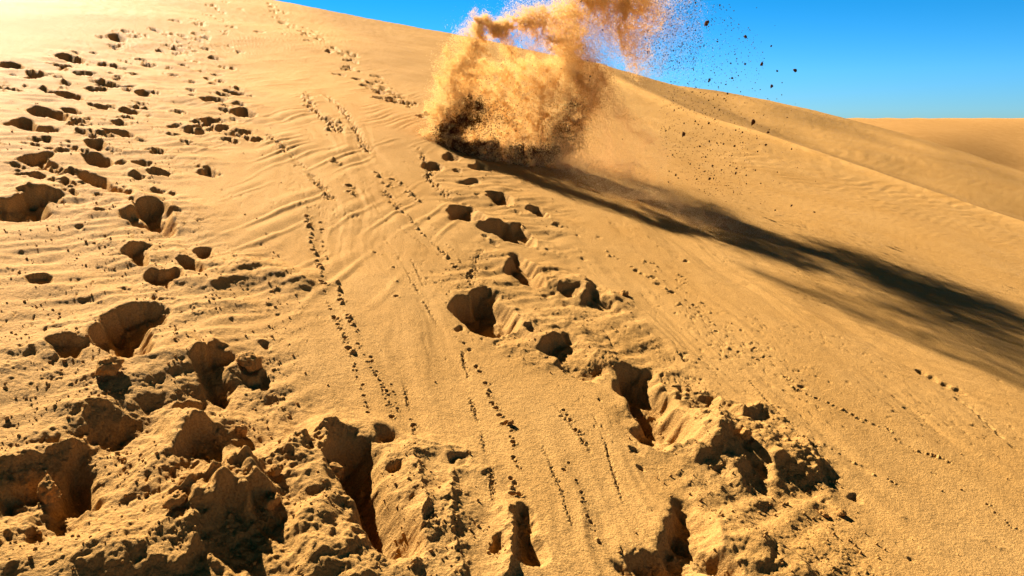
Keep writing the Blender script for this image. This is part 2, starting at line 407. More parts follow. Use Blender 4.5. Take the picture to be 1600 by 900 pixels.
for line, n_, jx, jy in [([(335,2),(345,30),(300,60),(320,100),(370,150),(350,210)], 34, 22, 5), ([(420,6),(440,22),(470,45),(500,62),(540,95),(580,130),(620,160),(660,185)], 60, 9, 3), ([(60,100),(150,70),(250,55),(300,90)], 30, 40, 10), ([(20,120),(100,130),(230,120)], 30, 70, 20), ([(30,200),(130,190),(260,190),(360,200)], 34, 60, 25), ([(40,270),(150,280),(280,260)], 24, 60, 22)]:
    L_ = np.array(line, float)
    for k_ in range(n_):
        f_ = _r.uniform(0, len(L_) - 1.001); i_ = int(f_); q_ = L_[i_] + (L_[i_ + 1] - L_[i_]) * (f_ - i_)
        x_, y_ = q_[0] + _r.gauss(0, jx), q_[1] + _r.gauss(0, jy)
        s_ = max(.25, (y_ + 62 - .2 * (x_ - 430)) / 230)
        relief('P', ell(x_, y_, s_ * _r.uniform(6, 18), s_ * _r.uniform(1.2, 2.8), _r.uniform(2, 18)), m=.25, k=1.0, cap=.075, warp=.3, rough=.15)
B_ = [
 ([(0,208),(60,200),(130,168),(200,150),(260,152),(310,160),(270,170),(215,195),(180,210),(205,235),(150,250),(80,255),(0,245)], .2),
 ([(535,255),(600,235),(640,205),(690,195),(740,215),(755,260),(752,332),(700,315),(640,285),(600,300)], .25), ([(755,230),(812,248),(800,268),(775,255)], .5),
 ([(525,420),(570,395),(620,378),(710,380),(680,400),(655,415),(640,465),(600,440),(560,430)], .15), ([(865,395),(920,382),(952,390),(945,425),(905,455),(885,430)], .15),
 ([(790,435),(830,432),(870,455),(900,475),(892,505),(850,495),(815,465)], .15), ([(640,515),(680,490),(730,500),(780,488),(815,490),(810,525),(760,540),(715,555),(665,540)], .15),
 ([(90,512),(140,515),(185,505),(240,515),(225,535),(180,545),(130,535)], .15), ([(385,785),(440,740),(500,700),(570,655),(650,650),(780,660),(740,690),(700,720),(640,745),(630,790),(640,875),(560,855),(480,850),(430,825)], .1),
 ([(190,820),(260,815),(330,818),(395,825),(390,850),(340,885),(290,890),(240,865)], .1), ([(940,580),(1000,545),(1085,535),(1080,550),(1010,560),(980,582)], .6), ([(1190,590),(1255,578),(1265,600),(1220,598)], .6),
 ([(1180,655),(1200,640),(1235,645),(1215,662)], .6), ([(870,760),(915,725),(900,745)], .6), ([(835,832),(880,830),(850,848)], .5), ([(1120,815),(1200,815),(1200,870),(1170,835)], .6),
 ([(910,880),(960,840),(1010,835),(1045,860),(1020,900),(950,900)], .55), ([(665,815),(720,795),(700,820)], .5), ([(415,240),(500,238),(460,252),(430,252)], .4), ([(840,285),(930,275),(900,288)], .4), ([(330,300),(380,300),(360,318)], .4),
 ([(0,670),(35,675),(20,690)], .3), ([(340,610),(385,615),(370,627)], .4), ([(690,590),(700,615),(830,622),(720,640),(670,630)], .4), ([(770,545),(800,560),(830,555),(820,575),(780,565)], .5)]
for p, m in B_:
    relief('B', p, m=m)
for cx, cy, rx, ry in [(60,680,16,8),(100,672,12,5),(450,635,15,8),(90,850,20,10),(140,870,22,10),(50,888,20,6),(95,400,12,5),(240,298,14,7),(1050,437,12,8),(1155,530,10,8),(1105,500,12,7),(1120,578,25,8),(1330,605,10,8),(1035,715,12,8),
   (900,800,10,5),(1110,165,14,7),(1315,148,8,4),(590,200,30,8),(520,220,25,6),(250,752,10,6),(960,628,14,6),(560,575,35,10),(450,470,25,8),(230,705,10,8),(350,525,14,7),(600,600,10,5),(1240,690,12,8),(1310,772,8,5),(1540,825,10,9),(990,148,18,4),(1040,180,10,5),
   (1150,455,20,5),(430,770,16,8),(60,480,12,6),(770,160,20,8),(460,170,20,6),(600,350,26,6),(960,75,40,6)]:
    relief('B', ell(cx, cy, rx, ry, 8), m=.42, cap=.075, warp=.30)
C_ = [
 ([(620,485),(680,440),(730,370),(790,330),(840,320),(870,345),(890,390),(905,470),(880,545),(840,562),(770,550),(690,545),(645,515)], .75),
 ([(935,60),(990,100),(1040,100),(1070,60),(1105,95),(1085,140),(1030,130),(970,105)], .65), ([(770,40),(830,0),(930,10),(940,40),(890,110),(905,165),(880,150),(820,100),(790,90)], .4),
 ([(640,215),(720,190),(790,180),(840,160),(845,215),(790,270),(745,300),(760,250),(690,235)], .5),
 ([(0,550),(80,532),(150,495),(180,480),(170,540),(130,575),(60,585),(30,612),(0,600)], .5), ([(245,448),(310,400),(350,330),(374,295),(380,312),(355,390),(350,450),(368,540),(378,600),(305,742),(255,722),(205,650),(240,570),(258,505)], .45),
 ([(90,740),(130,680),(180,720),(190,755),(130,750)], .6), ([(0,700),(40,740),(20,770),(0,770)], .5), ([(10,890),(40,850),(100,845),(80,880),(40,900)], .5), ([(690,605),(700,560),(780,575),(730,600)], .7),
 ([(784,769),(771,690),(850,650),(900,628),(977,640),(1000,690),(1029,600),(1075,590),(1119,628),(1140,690),(1196,679),(1176,743),(1195,800),(1189,905),(926,905),(915,880),(850,820)], .8),
 ([(560,880),(640,866),(720,876),(780,800),(810,820),(910,880),(920,905),(570,905)], .75), ([(1070,535),(1110,490),(1130,510),(1120,550),(1085,550)], .6), ([(1140,455),(1200,430),(1245,370),(1255,415),(1240,440),(1170,455)], .6)]
for p, m in C_:
    relief('C', p, m=m, cap=.24, k=1.12)
for cx, cy, rx, ry in [(40,65,22,14),(45,122,12,9),(130,143,24,8),(75,243,20,8),(145,238,14,10),(30,300,20,8),(210,326,18,6),(65,482,18,8),(20,352,30,6),(60,300,14,6),(135,368,20,6),(600,70,10,6),(735,55,18,9),(625,125,30,12),(700,92,20,8),(600,285,24,8),
   (660,345,30,6),(480,368,16,6),(225,40,26,10),(120,20,30,8),(975,310,20,22),(1160,235,14,8),(1110,245,8,10),(1205,155,8,8),(860,265,16,8),(430,640,10,8),(465,780,18,10),(340,850,30,7),(395,820,24,8),(530,672,16,6),(445,850,22,10),(330,880,10,6),(385,745,22,8),(530,725,18,8),
   (220,785,14,9),(420,285,10,10),(410,215,20,8),(370,300,12,12),(1050,440,8,6),(500,270,20,6),(520,385,14,5),(400,605,18,8),(430,640,12,8)]:
    relief('C', ell(cx, cy, rx, ry, -15), m=.42, cap=.075, warp=.30)
D_ = [
 ([(180,405),(250,345),(310,325),(360,312),(430,315),(490,335),(500,350),(430,345),(360,340),(318,345),(330,440),(350,530),(370,590),(385,650),(410,690),(445,740),(435,800),(395,815),(350,790),(330,740),(290,640),(235,545),(200,490),(180,450)], .28),
 ([(0,440),(60,420),(95,375),(105,415),(130,430),(60,440)], .6), ([(120,500),(160,470),(200,470),(210,495),(170,515)], .7), ([(805,800),(850,730),(870,790),(865,815),(830,820)], .3),
 ([(890,845),(915,740),(905,650),(940,620),(975,640),(970,700),(1000,770),(1010,830),(980,855),(930,850)], .3), ([(645,460),(655,415),(700,420),(735,415),(740,430),(710,455),(660,468)], .5),
 ([(400,455),(450,445),(455,480),(410,475)], .2), ([(505,760),(540,750),(540,775),(510,778)], .2), ([(630,630),(655,590),(665,600),(640,650)], .4), ([(540,720),(600,705),(605,720),(560,735)], .3), ([(430,540),(445,530),(440,560)], .3)]
for p, m in D_:
    relief('D', p, m=m, cap=.17, k=1.2)
E_ = [
 ([(153,80),(180,70),(240,72),(245,95),(210,103),(165,95)], .1), ([(245,45),(280,30),(330,45),(300,60),(260,60)], .3), ([(360,85),(400,68),(460,90),(430,98),(380,98)], .2), ([(290,98),(330,95),(325,108),(300,107)], .1),
 ([(290,145),(340,150),(400,135),(405,150),(370,160),(320,155)], .4), ([(435,215),(450,190),(500,195),(540,215),(535,240),(490,248),(460,235)], .1), ([(253,275),(290,262),(350,253),(385,258),(390,290),(412,320),(360,325),(310,312),(275,320),(285,300)], .1),
 ([(385,350),(440,330),(490,330),(545,350),(575,330),(610,360),(640,400),(600,412),(545,400),(500,385),(430,362)], .25), ([(605,260),(660,248),(690,275),(695,295),(650,295)], .15),
 ([(535,455),(570,450),(600,480),(640,520),(660,560),(655,580),(600,570),(540,540),(520,520),(540,490)], .1), ([(275,680),(330,655),(380,650),(385,620),(430,608),(480,625),(490,670),(520,690),(540,740),(545,765),(420,790),(350,775),(330,725)], .08),
 ([(850,640),(890,585),(940,600),(970,640),(985,695),(930,695),(860,672),(780,668),(730,660),(760,650),(830,655)], .6), ([(745,600),(830,600),(855,620),(800,635),(750,620)], .5),
 ([(465,840),(510,800),(560,785),(600,820),(560,800),(510,825),(480,850)], .5), ([(590,780),(620,770),(640,800),(665,812),(620,810)], .4), ([(300,780),(335,755),(340,775),(310,790)], .3), ([(630,625),(700,618),(740,600),(745,612),(700,632),(640,632)], .4)]
for p, m in E_:
    relief('E', p, m=m, k=1.05 if m > .35 else .9)
relief('P', [(830,545),(860,535),(890,525),(915,545),(940,575),(925,592),(890,588),(860,560)], m=.6)
for cx, cy, rx, ry in [(1075,515,12,6),(1100,530,8,5),(850,470,14,6),(825,370,10,5),(740,330,24,8),(920,380,12,5),(1230,610,10,5),(1170,575,20,6),(835,512,8,6),(980,720,12,10),(1070,730,12,8),(1145,825,10,10),(365,862,12,8),(340,835,14,4),(470,410,20,10),(1020,630,18,12),
   (840,435,10,9),(690,460,8,6),(730,450,10,5),(780,465,8,5),(1000,795,14,5),(1130,800,10,6),(1270,888,14,6),(430,385,16,7),(700,440,14,6),(660,435,10,5),(440,515,10,5),(345,245,14,7),(1150,545,12,5),(1290,480,12,5),(560,275,30,4),(400,215,18,6),(860,785,10,6),(850,770,8,5)]:
    relief('E', ell(cx, cy, rx, ry, 10), m=.4, cap=.07, warp=.30)
F_ = [
 ([(140,75),(200,80),(265,85),(275,130),(320,220),(390,310),(350,335),(320,355),(240,340),(215,310),(215,260),(195,210),(155,150),(160,120)], .08),
 ([(355,205),(360,150),(380,145),(378,205)], .2), ([(385,205),(395,165),(418,155),(408,190)], .3), ([(460,240),(470,205),(485,200),(483,235)], .3), ([(310,160),(325,150),(335,210),(320,225)], .3),
 ([(570,500),(600,400),(640,420),(680,425),(680,480),(700,500),(720,420),(700,360),(670,310),(700,340),(740,400),(800,460),(850,500),(890,555),(790,550),(690,530),(600,555),(570,540)], .65),
 ([(565,395),(585,340),(615,350),(610,385),(585,395)], .7), ([(735,345),(770,350),(800,400),(780,410),(750,380)], .6), ([(850,440),(880,430),(920,510),(890,520),(860,470)], .6), ([(495,440),(530,430),(570,450),(540,470),(500,460)], .6),
 ([(960,540),(1000,525),(1025,560),(990,550)], .6), ([(300,680),(320,560),(360,540),(430,550),(440,610),(440,680),(490,740),(530,800),(530,830),(130,830),(150,790),(200,745),(260,745),(270,710)], .15),
 ([(1215,80),(1240,75),(1300,120),(1385,165),(1340,160),(1280,135)], 0), ([(1350,175),(1400,200),(1450,240),(1530,325),(1470,285),(1420,255),(1410,225)], 0), ([(1545,345),(1580,360),(1570,370)], 0),
 ([(945,395),(985,415),(970,420)], .4), ([(1010,430),(1050,445),(1030,450)], .4), ([(790,150),(815,150),(812,163),(792,160)], .4), ([(815,80),(845,85),(835,97)], .3), ([(185,360),(230,375),(240,390),(200,385)], .5), ([(475,655),(490,640),(497,670)], .3), ([(680,760),(700,740),(712,790),(690,823),(678,800)], .3),
 ([(880,590),(910,600),(900,615)], .5), ([(930,590),(965,605),(945,615)], .5), ([(1135,695),(1165,720),(1150,720)], .4), ([(1150,740),(1195,770),(1170,765)], .4)]
for p, m in F_:
    if m:
        relief('F', p, m=m, cap=.26)
for line, w_ in [([(1213,78),(1255,98),(1300,125),(1345,146),(1387,166)], 7), ([(1350,177),(1385,197),(1412,215),(1436,240),(1462,264),(1495,295),(1530,325)], 4), ([(1545,345),(1582,367)], 3)]:
    for (xa, ya), (xb, yb) in zip(line[:-1], line[1:]):
        relief('F', [(xa, ya), (xa + .5 * (xb - xa) + w_ * .6, ya + .5 * (yb - ya) - w_), (xb + 4, yb + 2), (xa + .5 * (xb - xa) - w_ * .6, ya + .5 * (yb - ya) + w_)], m=.15, cap=.10, k=.8, ramp=3.0, lat=10, rough=0, rim=0, warp=.06)
for cx, cy, rx, ry in [(1165,618,12,4),(1480,705,20,10),(1520,715,10,8),(1555,715,9,5),(840,372,14,8),(890,367,9,5),(917,380,7,5),(380,460,12,10),(415,495,12,12),(445,430,14,6),(560,232,9,5),(510,270,14,5),(505,312,9,5),(440,290,7,4),(330,190,10,12),(505,600,14,8),(575,600,10,7),(540,560,8,5),
   (520,385,16,10),(530,410,14,8),(640,345,9,7),(510,705,10,8),(650,710,14,8),(1200,770,16,6),(265,600,10,8),(230,435,16,6),(155,735,8,5),(30,350,16,10),(40,235,8,14),(545,45,12,5),(585,42,8,4),(540,12,8,5),(620,15,9,5),(660,35,12,6),(640,50,10,6),(390,50,12,6),(680,270,10,7),(705,690,20,6),(790,650,16,6),(760,720,12,5)]:
    relief('F', ell(cx, cy, rx, ry, 15), m=.42, cap=.07, warp=.30)

# pellet tracks and slide grooves
groove('D', [(700,5),(710,60),(722,80),(735,180),(760,260),(780,320),(790,390),(810,470),(822,560),(825,630)], .007, .013, 1.0, .62)
groove('E', [(410,450),(390,480),(385,520),(362,560),(370,600)], .016, .02, 1.2, .6)
groove('D', [(1030,165),(1110,260),(1170,340),(1210,400)], .006, .009, .8, .5); groove('D', [(1025,385),(1060,480),(1100,570),(1120,650),(1140,700)], .006, .010, .9, .55)
groove('D', [(1225,250),(1275,370),(1310,500),(1340,600),(1380,690),(1430,770)], .005, .008, .8, .6); groove('D', [(460,90),(480,180),(490,230),(510,330)], .006, .012)
groove('H', [(400,0),(410,60),(400,100),(440,140),(520,190),(600,260),(640,310)], 0.0184, 0.0384); groove('H', [(100,340),(200,430),(310,545),(460,670),(580,820)], 0.0156, 0.0264)
groove('H', [(540,20),(700,170),(760,280),(840,410),(900,480)], 0.0127, 0.0216, .3, .8); groove('H', [(1270,430),(1330,520),(1370,680),(1500,790)], 0.0142, 0.0240, .3, .7); groove('H', [(1000,760),(1060,830),(1110,900)], 0.0142, 0.0240)
groove('E', [(120,500),(145,550),(165,600)], .006, .008); groove('E', [(0,390),(60,480),(130,600),(240,780)], .007, .008, .3, .7); groove('E', [(910,720),(950,800),(975,850)], .007, .009); groove('F', [(620,130),(700,220),(800,320)], .006, .007, .3, .7)
groove('P', [(565,300),(600,345),(640,372),(690,405)], .006, .006, .3, .8); groove('P', [(430,225),(470,265),(500,300)], .006, .006, .3, .8)
for reg, pts, r, st, jt in [
  ('E', [(20,240),(95,300),(180,400),(260,470),(310,530)], .013, 5, .5), ('E', [(205,270),(190,320),(215,370),(300,460),(345,545)], .009, 6, .8), ('E', [(0,190),(50,155),(100,180),(150,250)], .012, 5, 2),
  ('D', [(755,60),(785,110),(800,150),(820,190),(830,215),(850,265),(893,298),(905,380),(910,440),(940,490)], .011, 6, 1.6), ('D', [(250,40),(270,70),(285,105),(295,145),(330,250)], .009, 6, 2), ('D', [(330,20),(355,80),(380,150),(400,210),(430,280)], .010, 5, 1.2),
  ('D', [(410,90),(430,160),(450,250)], .008, 6, 1.2), ('D', [(480,180),(490,220),(500,270),(518,330)], .010, 4, 1.2), ('D', [(1115,455),(1120,510),(1170,545),(1190,625),(1215,690),(1265,780)], .009, 9, 3), ('D', [(1100,240),(1150,300),(1200,390)], .010, 4, 3), ('D', [(890,520),(905,570),(930,590)], .012, 6, 3),
  ('H', [(540,250),(560,400),(600,530),(690,650),(740,770),(740,830)], .016, 9, 1.8), ('H', [(930,600),(990,720),(1010,760)], .014, 5, 1.2), ('H', [(1060,640),(1140,720),(1220,820),(1270,860)], .014, 5, 2), ('H', [(640,230),(650,300)], .018, 10, 1),
  ('B', [(1370,260),(1390,370),(1430,470),(1450,600),(1510,740),(1550,830),(1590,890)], .014, 6, .9), ('B', [(1435,280),(1440,360),(1460,440)], .011, 5, 1), ('B', [(1505,545),(1520,630),(1560,720),(1600,790)], .013, 4, 1.3),
  ('P', [(560,540),(580,575),(605,610),(612,650)], .010, 4, 1), ('P', [(535,510),(548,560),(565,610)], .008, 6, 1.2), ('F', [(750,120),(770,155),(830,185),(880,203),(935,228),(990,245),(1030,275),(1070,283),(1115,295),(1140,330),(1195,355),(1240,378),(1285,392),(1335,415),(1370,432)], .012, 6, 1),
  ('F', [(810,335),(845,372),(890,365),(960,405),(1030,440),(1095,485),(1150,498)], .010, 9, 1.2), ('E', [(950,440),(1075,515),(1150,560),(1200,600),(1270,690),(1330,670)], .012, 8, 2), ('F', [(5,500),(35,580),(50,650),(95,720)], .008, 8, 2), ('F', [(1470,560),(1540,620),(1590,660)], .009, 7, 2),
  ('P', [(590,400),(605,430),(620,480)], .012, 9, 5), ('P', [(480,330),(490,390),(505,440)], .012, 6, 1.2), ('P', [(1060,430),(1120,520),(1190,560)], .010, 8, 5), ('P', [(1000,400),(1100,470),(1200,560)], .009, 9, 8)]:
    dots(reg, pts, r * (1.0 if reg in 'HB' else .85), .95, st, jt, .15)

# ------------------------------------------------------------------ broken, crumbly sand
RZ = np.maximum.reduce([
  zone('P', [(-40, 560), (200, 560), (330, 525), (450, 560), (440, 640), (478, 700), (620, 695), (740, 715), (760, 960), (-40, 960)], .09) * .5,
  zone('P', [(-40, 290), (150, 280), (280, 300), (350, 380), (465, 430), (470, 480), (400, 540), (200, 560), (-40, 560)], .18) * .55,
  zone('P', [(700, 440), (760, 385), (900, 420), (985, 470), (1060, 560), (1120, 620), (1230, 650), (1300, 740), (1330, 800), (1430, 960), (1120, 960), (1090, 770), (1010, 690), (950, 600), (800, 560), (740, 500)], .10) * .6,
  zone('P', [(-40, 90), (200, 55), (350, 60), (420, 200), (400, 230), (280, 280), (-40, 290)], .3) * .45,
  zone('P', [(690, 250), (780, 250), (880, 330), (900, 400), (740, 380), (690, 330)], .15) * .5,
  DIST * .45])
cl = 1 - np.abs(perlin2(GU / .11, GV / .085, 71)) * 1.3
cl2 = np.abs(perlin2(GU / .045, GV / .035, 72)); cl3 = np.abs(perlin2(GU / .019, GV / .016, 73))
lump = np.clip(perlin2(GU / .20, GV / .16, 75), -.6, 1)
pat = np.clip(.5 + 1.2 * perlin2(GU / .38, GV / .34, 78), .08, 1.15)
H += RZ * (.010 * lump + .045 * perlin2(GU / .42, GV / .34, 79) + pat * (.004 * cl + .004 * cl2 * (0.4 + np.clip(lump + .3, 0, 1)) + .007 * cl3))
st = perlin2((GU * .78 - GV * .63 + .03 * perlin2(GU / .2, GV / .2, 65)) / .075, (GU * .63 + GV * .78) / .42, 66)
H += (RZ * 1.1 + .02 * np.clip((10 - GV) / 5, 0, 1)) * .016 * st
del st
# spots where crumbs stand up sharply
spot = perlin2(GU / .034, GV / .030, 76) - .42 + .12 * perlin2(GU / .3, GV / .3, 77)
H += (RZ * pat * .8 + .015) * np.clip(spot * 5, 0, 1) * .010
del pat
fade = np.clip((9 - GV) / 6, 0, 1)
H += fade * (.0011 * perlin2(GU / .028, GV / .028, 81) + .0006 * perlin2(GU / .012, GV / .012, 82)) * (1 + 1.2 * RZ)
H += .0035 * perlin2(GU / .09, GV / .11, 83) * (.5 + RZ)
del cl, cl2, cl3, lump, spot, ripz, brk, wob, ph, ph2, tri, saw, run, farz, ac2
# ------------------------------------------------------------------ materials
def nt(name):
    m = bpy.data.materials.new(name); m.use_nodes = True
    t = m.node_tree; t.nodes.clear()
    out = t.nodes.new('ShaderNodeOutputMaterial')
    return m, t, out
def sand_material(name, c1, c2, bump=.005, rough=.75, fine=420):
    m, t, out = nt(name); n = t.nodes; L = t.links
    b = n.new('ShaderNodeBsdfPrincipled'); L.new(b.outputs[0], out.inputs[0])
    b.inputs['Roughness'].default_value = rough
    b.inputs['Specular IOR Level'].default_value = .010
    g = n.new('ShaderNodeNewGeometry')
    n1 = n.new('ShaderNodeTexNoise'); n1.inputs['Scale'].default_value = 1.3; n1.inputs['Detail'].default_value = 8; n1.inputs['Roughness'].default_value = .62
    n2 = n.new('ShaderNodeTexNoise'); n2.inputs['Scale'].default_value = 130; n2.inputs['Detail'].default_value = 3
    n3 = n.new('ShaderNodeTexNoise'); n3.inputs['Scale'].default_value = fine; n3.inputs['Detail'].default_value = 2
    for q in (n1, n2, n3):
        L.new(g.outputs['Position'], q.inputs['Vector'])
    mx = n.new('ShaderNodeMix'); mx.data_type = 'RGBA'
    mx.inputs[6].default_value = (*c1, 1); mx.inputs[7].default_value = (*c2, 1)
    r1 = n.new('ShaderNodeMapRange'); r1.inputs[1].default_value = .3; r1.inputs[2].default_value = .7
    L.new(n1.outputs[0], r1.inputs[0]); L.new(r1.outputs[0], mx.inputs[0])
    sp = n.new('ShaderNodeMapRange'); sp.inputs[1].default_value = .3; sp.inputs[2].default_value = .7; sp.inputs[3].default_value = .72; sp.inputs[4].default_value = 1.22
    L.new(n2.outputs[0], sp.inputs[0])
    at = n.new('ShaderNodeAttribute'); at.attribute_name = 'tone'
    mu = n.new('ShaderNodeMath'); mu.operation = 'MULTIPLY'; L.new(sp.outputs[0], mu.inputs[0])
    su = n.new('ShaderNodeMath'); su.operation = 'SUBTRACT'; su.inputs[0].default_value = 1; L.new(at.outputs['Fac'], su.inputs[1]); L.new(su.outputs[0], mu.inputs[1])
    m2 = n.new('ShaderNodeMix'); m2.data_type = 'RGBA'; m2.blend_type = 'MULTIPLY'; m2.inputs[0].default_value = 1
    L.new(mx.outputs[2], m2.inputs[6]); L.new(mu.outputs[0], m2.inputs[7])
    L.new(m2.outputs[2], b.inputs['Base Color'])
    bm = n.new('ShaderNodeBump'); bm.inputs['Strength'].default_value = .8; bm.inputs['Distance'].default_value = bump
    L.new(n3.outputs[0], bm.inputs['Height'])
    b2 = n.new('ShaderNodeBump'); b2.inputs['Strength'].default_value = .6; b2.inputs['Distance'].default_value = bump * 1.6
    L.new(n2.outputs[0], b2.inputs['Height']); L.new(bm.outputs[0], b2.inputs['Normal']); L.new(b2.outputs[0], b.inputs['Normal'])
    return m
SAND = sand_material('dune sand', (.42, .224, .067), (.37, .187, .049), rough=.68)
FARSAND = sand_material('far dune sand', (.42, .215, .066), (.36, .178, .05), bump=.02, fine=30)
CLODM = sand_material('damp sand clod', (.38, .19, .052), (.32, .15, .038), bump=.002)
SPRAY = sand_material('shade-toned sand spray', (.11, .042, .012), (.075, .028, .008), bump=.002)  # grain colour darkened to stand in for the burst's shaded side
SHADE_DARK = sand_material('dark shade-toned sand', (.075, .032, .011), (.045, .019, .007), bump=.002)  # near-black colour stands in for the shaded near side of the flying clods
def grain_material(name, col, trans):
    m, t, out = nt(name); n = t.nodes; L = t.links
    d = n.new('ShaderNodeBsdfDiffuse'); d.inputs[0].default_value = (*col, 1)
    r = n.new('ShaderNodeBsdfTranslucent'); r.inputs[0].default_value = (*col, 1)
    x = n.new('ShaderNodeMixShader'); x.inputs[0].default_value = trans
    L.new(d.outputs[0], x.inputs[1]); L.new(r.outputs[0], x.inputs[2]); L.new(x.outputs[0], out.inputs[0])
    return m
GRAIN = grain_material('flying sand', (.95, .78, .48), .76)
DUST = grain_material('fine sand dust', (.82, .64, .39), .6)

# ------------------------------------------------------------------ the near dune
X = world(GU, GV, H).reshape(-1, 3)
idx = np.arange(NR * NC, dtype=np.int32).reshape(NR, NC)
faces = np.stack([idx[:-1, :-1], idx[:-1, 1:], idx[1:, 1:], idx[1:, :-1]], -1).reshape(-1, 4)
me = mesh_from_arrays('sand_dune', X, faces)
tone = (np.clip(TROUGH, 0, 1) * .26 * np.clip(.8 + perlin2(GU / 2, GV / 5, 91), 0, 1.3) + .10 * np.clip(RZ, 0, 1) - .30 * RIDGE_LIGHT - .27 * zone('P', [(-200, -100), (420, -20), (560, 60), (560, 240), (440, 420), (250, 520), (-200, 540)], .8)).astype(np.float32)  # ridge and upper left lightened in colour, standing in for sun glare
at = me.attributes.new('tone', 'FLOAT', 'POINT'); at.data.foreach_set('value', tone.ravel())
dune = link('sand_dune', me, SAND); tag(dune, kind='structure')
dune['label'] = 'steep golden sand dune covered in footprints, ripples and pellet tracks'
def surf(x, y):
    """photo point -> point on the sculpted sand"""
    u, v = on_slope(x, y)
    r = int(np.clip(np.searchsorted(vv, v), 0, NR - 1)); c = int(np.clip(np.searchsorted(tt, u / v), 0, NC - 1))
    return world(u, v, float(H[r, c])), float(H[r, c])

# far dune across the hollow, and the desert beyond
fu = np.linspace(-90, 420, 260); fv = np.linspace(26, 330, 240)
FU, FV_ = np.meshgrid(fu, fv)
def far_height(u, v):
    # ridge that shows as a level skyline at the right; heights above the slope plane
    vr = 92 + .10 * u + 6 * perlin2(u / 40, u * 0, 101)
    k_ = DOWN * F + (450 - 184) * FWD          # planes through the eye that show at photo row 184
    top = -((O - CAM).dot(k_) + u * U.dot(k_) + vr * V.dot(k_)) / N.dot(k_)
    f = np.maximum(vr - v, 0); k = np.maximum(v - vr, 0)
    return top - .10 * f * np.clip(f / 22, .12, 1) - .30 * k - 1.2 * np.clip(perlin2(u / 14 + 3, v / 14, 102), -.3, 1) * np.clip(f / 20, 0, 1)
FH = far_height(FU.astype(np.float32), FV_.astype(np.float32))
idx = np.arange(FU.size, dtype=np.int32).reshape(FU.shape)
ff = np.stack([idx[:-1, :-1], idx[:-1, 1:], idx[1:, 1:], idx[1:, :-1]], -1).reshape(-1, 4)
far = link('far_dune', mesh_from_arrays('far_dune', world(FU, FV_, FH).reshape(-1, 3), ff), FARSAND)
tag(far, 'pale far dune with a level crest beyond the hollow', kind='structure')
g = np.linspace(-3000, 3000, 121); GX, GY = np.meshgrid(g, g)
GZ = -75 + 6 * perlin2(GX / 300, GY / 300, 111)
idx = np.arange(GX.size, dtype=np.int32).reshape(GX.shape)
ff = np.stack([idx[:-1, :-1], idx[:-1, 1:], idx[1:, 1:], idx[1:, :-1]], -1).reshape(-1, 4)
gr = link('desert_ground', mesh_from_arrays('desert_ground', np.stack([GX, GY, GZ], -1).reshape(-1, 3), ff), FARSAND)
tag(gr, 'open desert floor far below the dunes', kind='structure')

# ------------------------------------------------------------------ flying sand
ZB = float((np.array(world(*on_slope(785, 240), 0.0)).ravel() - CAM).dot(FWD))
PXM = ZB / F                                    # metres per photo pixel at the burst
def P(x, y, dv=0.0):
    """photo points -> world, on upright sheets dv metres behind the middle of the burst"""
    x = np.asarray(x, float); y = np.asarray(y, float); dv = np.asarray(dv, float) + np.zeros_like(x)
    d = RIGHT * ((x - 800) / F)[..., None] + DOWN * ((y - 450) / F)[..., None] + FWD
    return CAM + d * (ZB + dv)[..., None]
def tube(pts, n, spread=1.0):
    """pts: (x, y, depth, radius in px); sand scattered round a bent jet"""
    a = np.array(pts, float); seg = np.hypot(*(a[1:, :2] - a[:-1, :2]).T); Ls = np.concatenate([[0], np.cumsum(seg)])
    s = rng.uniform(0, Ls[-1], n)
    x, y, dv, r = (np.interp(s, Ls, a[:, k]) for k in range(4))
    p = P(x, y, dv)
    return p + rng.normal(0, 1, (n, 3)) * (r * PXM * .55 * spread)[:, None]
def sheet(poly, n, depth, thick):
    a = np.array(poly); lo = a.min(0); hi = a.max(0); xs = []; ys = []; k = 0
    while k < n:
        x = rng.uniform(lo[0], hi[0], n * 2); y = rng.uniform(lo[1], hi[1], n * 2)
        ok = inside([tuple(q) for q in poly], x, y); xs.append(x[ok]); ys.append(y[ok]); k += ok.sum()
    x = np.concatenate(xs)[:n]; y = np.concatenate(ys)[:n]
    return P(x, y, depth(x, y) + rng.normal(0, thick, n))
def billow(p, amp, f, seed):
    return p + amp * np.stack([fbm3(p * f, seed, 4, .55), fbm3(p * f + 13.7, seed + 3, 4, .55), fbm3(p * f - 7.1, seed + 5, 4, .55)], 1)
def clump(p, f, thr, seed, soft=.25, octv=3):
    d = fbm3(p * f, seed, octv, .6)
    return p[rng.uniform(0, 1, len(p)) < np.clip((d - thr) / soft, 0.03, 1)]
def keep_above(p, gap=.004):
    q = p - O; u = q.dot(U); v = q.dot(V); h = q.dot(N)
    r = np.clip(np.searchsorted(vv, v), 0, NR - 1); c = np.clip(np.searchsorted(tt, u / np.maximum(v, .1)), 0, NC - 1)
    return p[h > H[r, c] + gap]
TET = np.array([[1, 1, 1], [1, -1, -1], [-1, 1, -1], [-1, -1, 1]]) / math.sqrt(3)
TF = np.array([[0, 1, 2], [0, 3, 1], [0, 2, 3], [1, 3, 2]])
